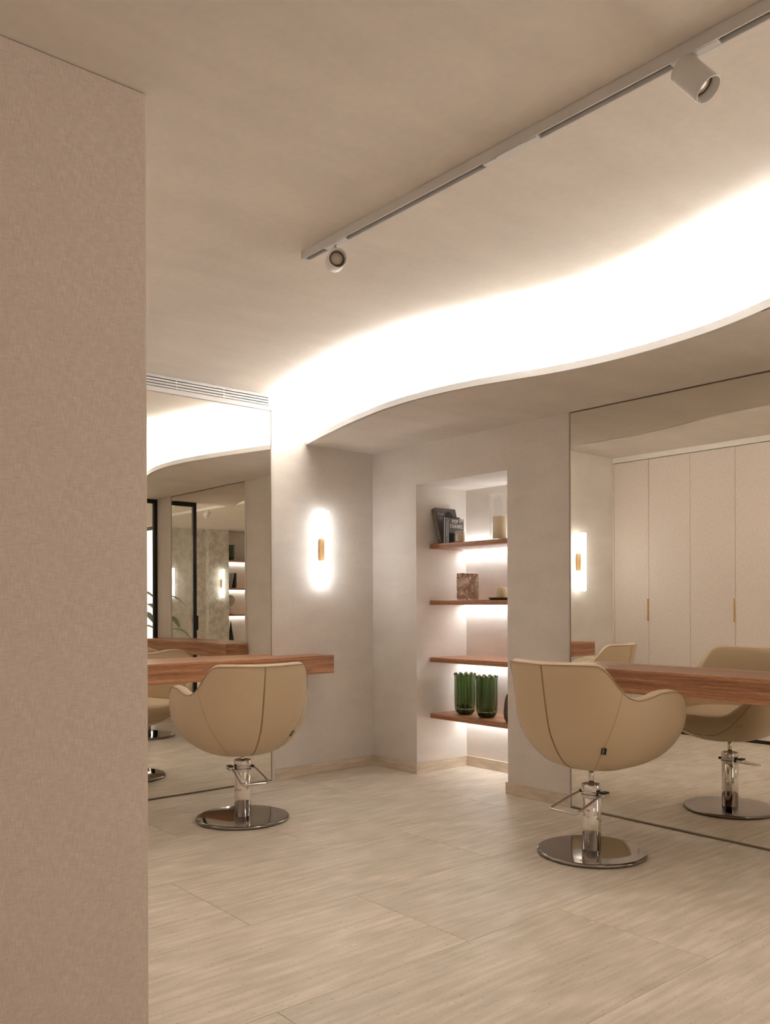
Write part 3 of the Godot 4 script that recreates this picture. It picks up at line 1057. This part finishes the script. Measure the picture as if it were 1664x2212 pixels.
func rear_room() -> void:
	var f := structure("wall_front")
	span("plaster_face", Vector3(-2.34, 0, 4.92), Vector3(5.34, CEIL, 5.06), M.plaster, f)
	span("stone_pier", Vector3(-0.19, 0, 4.527), Vector3(0.24, CEIL, 4.92), M.stone, f)
	span("stone_face", Vector3(0.24, 0, 4.64), Vector3(5.2, CEIL, 4.92), M.stone, f)
	span("plaster_pier", Vector3(-1.4, 0, 4.527), Vector3(-1.05, CEIL, 4.92), M.plaster, f)
	var tops := [2.06, 1.52, 1.01]
	var labels := ["rear walnut shelf with green glass vase, seen in the mirrors", "rear walnut shelf with leaning books, seen in the mirrors", "rear walnut shelf with round disc ornament, seen in the mirrors"]
	for i in 3:
		var s := thing("rear_shelf", Vector3(-0.62, tops[i] - 0.016, 4.57), PI, labels[i], "shelf", "walnut shelves in the rear niche")
		part("board", bx(Vector3(0.856, 0.032, 0.345), 0.001), M.walnut, s, Vector3(0, 0, -0.174))
		part("light_strip", bx(Vector3(0.82, 0.006, 0.014)), M.glow, s, Vector3(0, -0.0192, -0.335))
		area_light(s, Vector3(-0.62, tops[i] - 0.039, 4.57 + 0.335), Vector3(0, -1, 0.05), Vector3(1, 0, 0), 0.82, 0.012, SHELF_RADIANCE)


# ------------------------------------------------------------------ things on the shelves
func ribbed_vase() -> ArrayMesh:
	var H := 0.292
	var prof := [Vector2(0.0, 0.0), Vector2(0.036, 0.0), Vector2(0.050, 0.004), Vector2(0.062, 0.016), Vector2(0.0695, 0.035), Vector2(0.0725, 0.065), Vector2(0.0735, 0.12), Vector2(0.0735, 0.20), Vector2(0.0735, 0.25), Vector2(0.0755, 0.275), Vector2(0.0765, 0.284), Vector2(0.0755, 0.2915), Vector2(0.072, 0.294), Vector2(0.068, 0.2915), Vector2(0.0645, 0.284), Vector2(0.0625, 0.27), Vector2(0.0620, 0.20), Vector2(0.0615, 0.12), Vector2(0.060, 0.075), Vector2(0.054, 0.055), Vector2(0.036, 0.045), Vector2(0.0, 0.043)]
	var lobes := func(p: Vector2, a: float, k: int) -> Vector2:
		var w := absf(cos(a * 5.5 + 0.3 + p.y * 0.6))
		var bump := pow(w, 0.75)
		var near_axis := smoothstep(0.02, 0.06, p.x)
		if k <= 11:
			var top := smoothstep(0.26, 0.294, p.y)
			return Vector2(p.x + near_axis * (bump - 0.72) * (0.0105 + 0.002 * top), p.y - top * (1.0 - bump) * 0.020)
		var top2 := smoothstep(0.255, 0.294, p.y)
		return Vector2(p.x + near_axis * (bump - 0.72) * 0.008, p.y - top2 * (1.0 - bump) * 0.020)
	return lathe(prof, 176, lobes)


func vase(at: Vector3, turn: float, mesh: Mesh, label: String, size := 1.0) -> void:
	var v := thing("glass_vase", at, turn, label, "vase", "ribbed green glass vases")
	var o := part("ribbed_glass", mesh, M.green_glass, v)
	o.scale = Vector3.ONE * size
	# added dark core imitating light absorbed by the thick solid foot
	var core := part("absorption_core", lathe([Vector2(0, 0.004), Vector2(0.034, 0.005), Vector2(0.047, 0.012), Vector2(0.054, 0.022), Vector2(0.055, 0.034), Vector2(0.048, 0.038), Vector2(0.03, 0.0375), Vector2(0, 0.037)], 40), M.absorption_green, v)
	core.scale = Vector3.ONE * size


func book(at: Vector3, basis: Basis, size: Vector3, cover: Color, pages: Color, label: String) -> Node3D:
	# local: x from spine to fore-edge, y up, z out of the front cover; the origin is the bottom corner of spine and back cover
	var b := thing("book", at, 0, label, "book", "books on the top niche shelf")
	b.basis = basis
	var t := 0.003
	var cm := plain(cover, 0.42)
	part("page_block", bx(Vector3(size.x - 0.006, size.y - 0.006, size.z - 2 * t)), plain(pages, 0.8), b, Vector3(size.x / 2, size.y / 2, size.z / 2))
	part("cover", bx(Vector3(size.x, size.y, t), 0.0008), cm, b, Vector3(size.x / 2, size.y / 2, size.z - t / 2))
	part("cover", bx(Vector3(size.x, size.y, t), 0.0008), cm, b, Vector3(size.x / 2, size.y / 2, t / 2))
	part("spine", bx(Vector3(t, size.y, size.z), 0.001), cm, b, Vector3(t / 2 - 0.0015, size.y / 2, size.z / 2))
	return b


func words(text: String, height: float, m: Material, parent: Node3D, at: Vector3, turn := Vector3.ZERO, bold := true, narrow := 1.0) -> void:
	var t := TextMesh.new()
	var f := SystemFont.new()
	f.font_names = PackedStringArray(["Droid Sans"])
	f.font_weight = 700 if bold else 400
	t.font = f
	t.text = text
	t.font_size = 64
	t.pixel_size = height / 46.0
	t.depth = 0.0004
	t.horizontal_alignment = HORIZONTAL_ALIGNMENT_LEFT
	t.vertical_alignment = VERTICAL_ALIGNMENT_BOTTOM
	var o := part("lettering", t, m, parent, at, turn)
	o.scale = Vector3(narrow, 1, 1)


func shelf_things() -> void:
	var y1 := 1.6272
	var pale := plain(Color(0.93, 0.91, 0.88), 0.6)
	var grey_print := plain(Color(0.72, 0.69, 0.66), 0.6)
	# leaning large book
	var lean := deg_to_rad(15.5)
	var b1 := book(Vector3(4.262, y1 + 0.0, -4.391), Basis(Vector3.RIGHT, -lean), Vector3(0.205, 0.262, 0.036), Color(0.40, 0.375, 0.36), Color(0.82, 0.78, 0.72), "large grey book leaning back against the niche side wall")
	spine_marks(b1, 0.262, 0.036)
	var lens := part("cover_portrait", lathe(hard([Vector2(0, 0), Vector2(0.052, 0.0), Vector2(0.052, 0.0004), Vector2(0, 0.0004)]), 32), plain(Color(0.12, 0.115, 0.12), 0.4), b1, Vector3(0.125, 0.165, 0.0361), Vector3(PI / 2, 0, 0))
	lens.scale = Vector3(1.0, 1.0, 1.45)
	words("Shape", 0.014, grey_print, b1, Vector3(0.02, 0.205, 0.0363))
	words("Form", 0.014, grey_print, b1, Vector3(0.025, 0.172, 0.0363))
	# slim dark book behind the grey one
	var b2 := book(Vector3(4.262, y1, -4.349), Basis.IDENTITY, Vector3(0.148, 0.190, 0.026), Color(0.10, 0.095, 0.095), Color(0.86, 0.83, 0.78), "slim black book with a pale edge between two grey books")
	part("pale_band", bx(Vector3(0.140, 0.180, 0.0006)), pale, b2, Vector3(0.074, 0.092, 0.0264))
	part("pale_band", bx(Vector3(0.0006, 0.182, 0.005)), pale, b2, Vector3(-0.0018, 0.093, 0.0225))
	# grey book with the white title
	var b3 := book(Vector3(4.262, y1, -4.3175), Basis.IDENTITY, Vector3(0.147, 0.176, 0.034), Color(0.43, 0.41, 0.40), Color(0.84, 0.80, 0.75), "grey book with large white capital lettering on its cover")
	part("black_panel", bx(Vector3(0.147, 0.074, 0.0006)), M.black, b3, Vector3(0.0735, 0.037, 0.0343))
	words("POP", 0.025, pale, b3, Vector3(0.026, 0.132, 0.0345), Vector3.ZERO, true, 0.92)
	words("UP", 0.025, pale, b3, Vector3(0.0985, 0.142, 0.0345), Vector3.ZERO, true, 0.92)
	words("CHANEL", 0.025, pale, b3, Vector3(0.006, 0.099, 0.0345), Vector3.ZERO, true, 0.98)
	part("fine_print", bx(Vector3(0.058, 0.0022, 0.0004)), grey_print, b3, Vector3(0.057, 0.166, 0.0342))
	part("spine_print", bx(Vector3(0.0006, 0.10, 0.006)), grey_print, b3, Vector3(-0.0018, 0.10, 0.011))
	part("spine_print", bx(Vector3(0.0006, 0.15, 0.002)), pale, b3, Vector3(-0.0018, 0.09, 0.027))
	# small glass candle jar
	var j := thing("candle_jar", Vector3(4.322, y1, -4.235), 0, "small clear glass candle jar with a pale label in front of the books", "candle")
	part("jar_glass", lathe([Vector2(0, 0.0), Vector2(0.032, 0.0), Vector2(0.0365, 0.004), Vector2(0.037, 0.010), Vector2(0.037, 0.083), Vector2(0.036, 0.0845), Vector2(0.0348, 0.083), Vector2(0.0345, 0.014), Vector2(0.030, 0.010), Vector2(0, 0.010)], 40), M.clear_glass, j)
	part("wax_fill", lathe(hard([Vector2(0, 0.0115), Vector2(0.0335, 0.0115), Vector2(0.0338, 0.064), Vector2(0, 0.063)]), 36), M.wax, j)
	part("wick", tube([Vector3(0, 0.063, 0), Vector3(0, 0.074, 0)], 0.001, 6), M.wick, j)
	var lab := part("paper_label", bx(Vector3(0.034, 0.036, 0.0006)), plain(Color(0.88, 0.83, 0.78), 0.8), j, Vector3(-0.0265, 0.040, 0.0265), Vector3(0, deg_to_rad(-45), 0))
	for k in 3:
		part("label_print", bx(Vector3([0.014, 0.022, 0.018][k], 0.0018, 0.0003)), plain(Color(0.62, 0.50, 0.44)), lab, Vector3(0, 0.008 - k * 0.008, 0.0005))
	# hurricane glass and its candle
	var hx := Vector3(4.43, y1, -3.961)
	var hg := thing("hurricane_glass", hx, 0, "tall clear glass cylinder around a thick candle on the top shelf", "glass cylinder")
	part("cylinder_glass", lathe([Vector2(0, 0.0), Vector2(0.060, 0.0), Vector2(0.068, 0.003), Vector2(0.071, 0.010), Vector2(0.0715, 0.10), Vector2(0.0705, 0.25), Vector2(0.0725, 0.318), Vector2(0.0722, 0.3225), Vector2(0.0705, 0.324), Vector2(0.069, 0.3225), Vector2(0.0665, 0.25), Vector2(0.0670, 0.10), Vector2(0.066, 0.022), Vector2(0.055, 0.018), Vector2(0, 0.018)], 56), M.clear_glass, hg)
	var hc := thing("pillar_candle", hx + Vector3(0, 0.0195, 0), 0, "thick cream pillar candle standing inside the tall glass cylinder", "candle")
	candle(hc, 0.048, 0.155)
	# smoked glass block
	var y2 := 1.2262
	var blk := thing("glass_block", Vector3(4.42, y2, -4.258), deg_to_rad(-42), "smoky brown cast glass block with wavy relief on the second shelf", "glass ornament")
	part("cast_glass", cast_block(), M.smoked_glass, blk)
	# dish with a candle
	var dish := thing("glass_dish", Vector3(4.425, y2, -3.930), 0, "flat smoked glass dish under the short candle", "dish")
	part("dish_glass", lathe([Vector2(0, 0.0), Vector2(0.085, 0.0), Vector2(0.094, 0.003), Vector2(0.098, 0.010), Vector2(0.0985, 0.016), Vector2(0.0965, 0.0175), Vector2(0.0945, 0.016), Vector2(0.090, 0.010), Vector2(0.08, 0.008), Vector2(0, 0.008)], 56), M.smoked_glass, dish)
	var c2 := thing("pillar_candle", Vector3(4.425, y2 + 0.0085, -3.943), 0, "short cream pillar candle on the flat glass dish", "candle")
	candle(c2, 0.037, 0.078)
	# green vases
	var y4 := 0.4172
	var vm := ribbed_vase()
	vase(Vector3(4.405, y4, -4.272), 0.0, vm, "ribbed green glass vase farther from the pier on the lowest shelf")
	vase(Vector3(4.385, y4, -4.046), 0.9, vm, "ribbed green glass vase in the middle of the lowest shelf, beside the brown vase", 0.985)
	# brown leaf-shaped vase
	var pv := thing("stoneware_vase", Vector3(4.335, y4, -3.778), 0, "brown teardrop stoneware vase half hidden by the pier", "vase")
	var st := begin(true)
	var rows := []
	for s in [[0.0, 0.0], [0.030, 0.0], [0.040, 0.006], [0.049, 0.025], [0.052, 0.045], [0.049, 0.075], [0.040, 0.105], [0.028, 0.135], [0.017, 0.160], [0.009, 0.176], [0.003, 0.184], [0.0, 0.185]]:
		var row := PackedVector3Array()
		var sh := smoothstep(0.05, 0.19, s[1]) * 0.026
		for i in 40:
			var a := TAU * i / 40
			row.append(Vector3(cos(a) * s[0] - sh * 0.70, s[1], sin(a) * s[0] - sh * 0.72))
		rows.append(row)
	add_grid(st, rows, true, false)
	part("vase_body", finish(st), M.pottery, pv)
	# rear niche
	vase(Vector3(-0.30, 2.0605, 4.66), 0.3, vm, "ribbed green glass vase on the rear shelf, seen in the mirrors", 1.0)
	var g := "books on the rear shelf"
	for k in 2:
		var b := thing("book", Vector3(-0.30 - 0.055 * k, 1.5205, 4.60), 0, ["pale grey book leaning on the rear shelf, seen in the mirrors", "dark book standing on the rear shelf, seen in the mirrors"][k], "book", g)
		b.basis = Basis(Vector3.BACK, deg_to_rad(12.0 if k == 0 else 0.0))
		var cm := plain([Color(0.62, 0.60, 0.57), Color(0.16, 0.14, 0.13)][k], 0.5)
		part("cover", bx(Vector3(0.034, 0.29, 0.20), 0.002), cm, b, Vector3(0.017 + (0.0 if k == 0 else -0.05), 0.1452, 0.11))
	var disc := thing("disc_ornament", Vector3(-0.30, 1.0105, 4.68), 0, "round grey disc ornament on a small stand on the rear shelf", "ornament")
	part("stand", bx(Vector3(0.10, 0.012, 0.06), 0.002), M.black, disc, Vector3(0, 0.0065, 0))
	part("rod", tube([Vector3(0, 0.012, 0), Vector3(0, 0.16, 0)], 0.004, 8), M.black, disc)
	part("disc", lathe(hard([Vector2(0, -0.01), Vector2(0.108, -0.01), Vector2(0.11, 0.0), Vector2(0.108, 0.01), Vector2(0, 0.01)]), 40), M.stone, disc, Vector3(0, 0.268, 0), Vector3(PI / 2, 0, 0))
	var cone := thing("black_cone", Vector3(-0.34, 0.0, 4.72), 0, "tall black cone standing under the rear shelves", "ornament")
	part("cone_body", lathe(hard([Vector2(0, 0), Vector2(0.13, 0.0), Vector2(0.004, 0.88), Vector2(0, 0.882)]), 40), M.black, cone)


func spine_marks(b: Node3D, h: float, d: float) -> void:
	# stamped gilt letters run down the spine: too blurred to read, so small strokes
	var gilt := plain(Color(0.78, 0.66, 0.46), 0.5)
	for k in 11:
		part("spine_letter", bx(Vector3(0.0005, 0.007 + 0.003 * (k % 3), 0.010)), gilt, b, Vector3(-0.0018, h - 0.03 - k * 0.0195, d * 0.5))


func candle(o: Node3D, r: float, h: float) -> void:
	part("wax", lathe([Vector2(0, 0), Vector2(r - 0.002, 0.0), Vector2(r, 0.003), Vector2(r, h - 0.004), Vector2(r - 0.002, h - 0.001), Vector2(r - 0.008, h - 0.0005), Vector2(r * 0.5, h - 0.003), Vector2(0, h - 0.004)], 44), M.wax, o)
	part("wick", tube([Vector3(0, h - 0.005, 0), Vector3(0.0006, h + 0.012, 0)], 0.0013, 6), M.wick, o)


func cast_block() -> ArrayMesh:
	# rounded slab of glass with a wavy, lumpy front and back
	var w := 0.158
	var h := 0.194
	var n := FastNoiseLite.new()
	n.seed = 77
	n.frequency = 1.0
	n.fractal_octaves = 2
	var N := 34
	var st := begin(true)
	for s in [1.0, -1.0]:
		var rows := []
		for j in N + 1:
			var row := PackedVector3Array()
			for i in N + 1:
				var u := i * 2.0 / N - 1.0
				var v := j * 2.0 / N - 1.0
				var e := maxf(absf(u), absf(v))
				var edge := sqrt(maxf(0.0, 1.0 - pow(e, 8.0)))
				# round the corners
				var corner := 1.0 - 0.035 * pow(absf(u * v), 6.0)
				var relief := n.get_noise_3d(u * 2.2, v * 2.6, s * 5.0) * 0.012 + n.get_noise_3d(u * 5.5, v * 5.5, s * 9.0) * 0.004
				if s > 0:
					relief -= 0.013 * exp(-((u + 0.28) ** 2 * 9.0 + (v + 0.02) ** 2 * 8.0))
					relief += 0.010 * exp(-((u - 0.62) ** 2 * 22.0 + (v - 0.52) ** 2 * 10.0))
				row.append(Vector3(u * corner * w / 2, h / 2 + v * corner * h / 2, s * edge * (0.026 + relief)))
			rows.append(row)
		add_grid(st, rows, false, s > 0)
	return finish(st)


func plant() -> void:
	var p := thing("potted_plant", Vector3(3.98, 0, -0.72), 0, "large-leaved green plant behind the black-framed glass, seen in the mirrors", "plant")
	part("pot", lathe(hard([Vector2(0, 0), Vector2(0.13, 0), Vector2(0.17, 0.30), Vector2(0.172, 0.32), Vector2(0.16, 0.32), Vector2(0.15, 0.27), Vector2(0, 0.27)]), 40), M.pottery, p)
	part("soil", lathe([Vector2(0, 0.272), Vector2(0.1, 0.278), Vector2(0.149, 0.272)], 30), M.soil, p)
	rng.seed = 11
	for k in 15:
		var a := TAU * k * 0.382
		var top := 0.72 + 0.048 * k
		var reach := rng.randf_range(0.16, 0.36)
		var tip := Vector3(cos(a) * reach, top, sin(a) * reach * 0.8)
		var root := Vector3(cos(a) * 0.03, 0.275, sin(a) * 0.03)
		var path := []
		for i in 9:
			var t := i / 8.0
			path.append(root.lerp(Vector3(root.x, tip.y + 0.05, root.z), t).lerp(tip, t * t))
		var s := part("stem", tube(path, 0.004, 6), M.stem, p)
		var out := Vector3(cos(a), 0, sin(a))
		var side := Vector3(-sin(a), 0, cos(a))
		var ln := rng.randf_range(0.20, 0.28)
		var wd := ln * 0.30
		var rows := []
		for i in 9:
			var t := i / 8.0
			var wdt := wd * pow(sin(PI * clampf(t * 0.94 + 0.03, 0, 1)), 0.8)
			var c := tip + out * ln * t + Vector3(0, 0.05 * t - 0.16 * t * t, 0)
			rows.append(PackedVector3Array([c - side * wdt + Vector3(0, 0.02 * sin(PI * t), 0), c - side * wdt * 0.5 + Vector3(0, 0.007, 0), c, c + side * wdt * 0.5 + Vector3(0, 0.007, 0), c + side * wdt + Vector3(0, 0.02 * sin(PI * t), 0)]))
		var st := begin(true)
		add_grid(st, rows, false, true)
		part("leaf", finish(st), M.leaf, s)
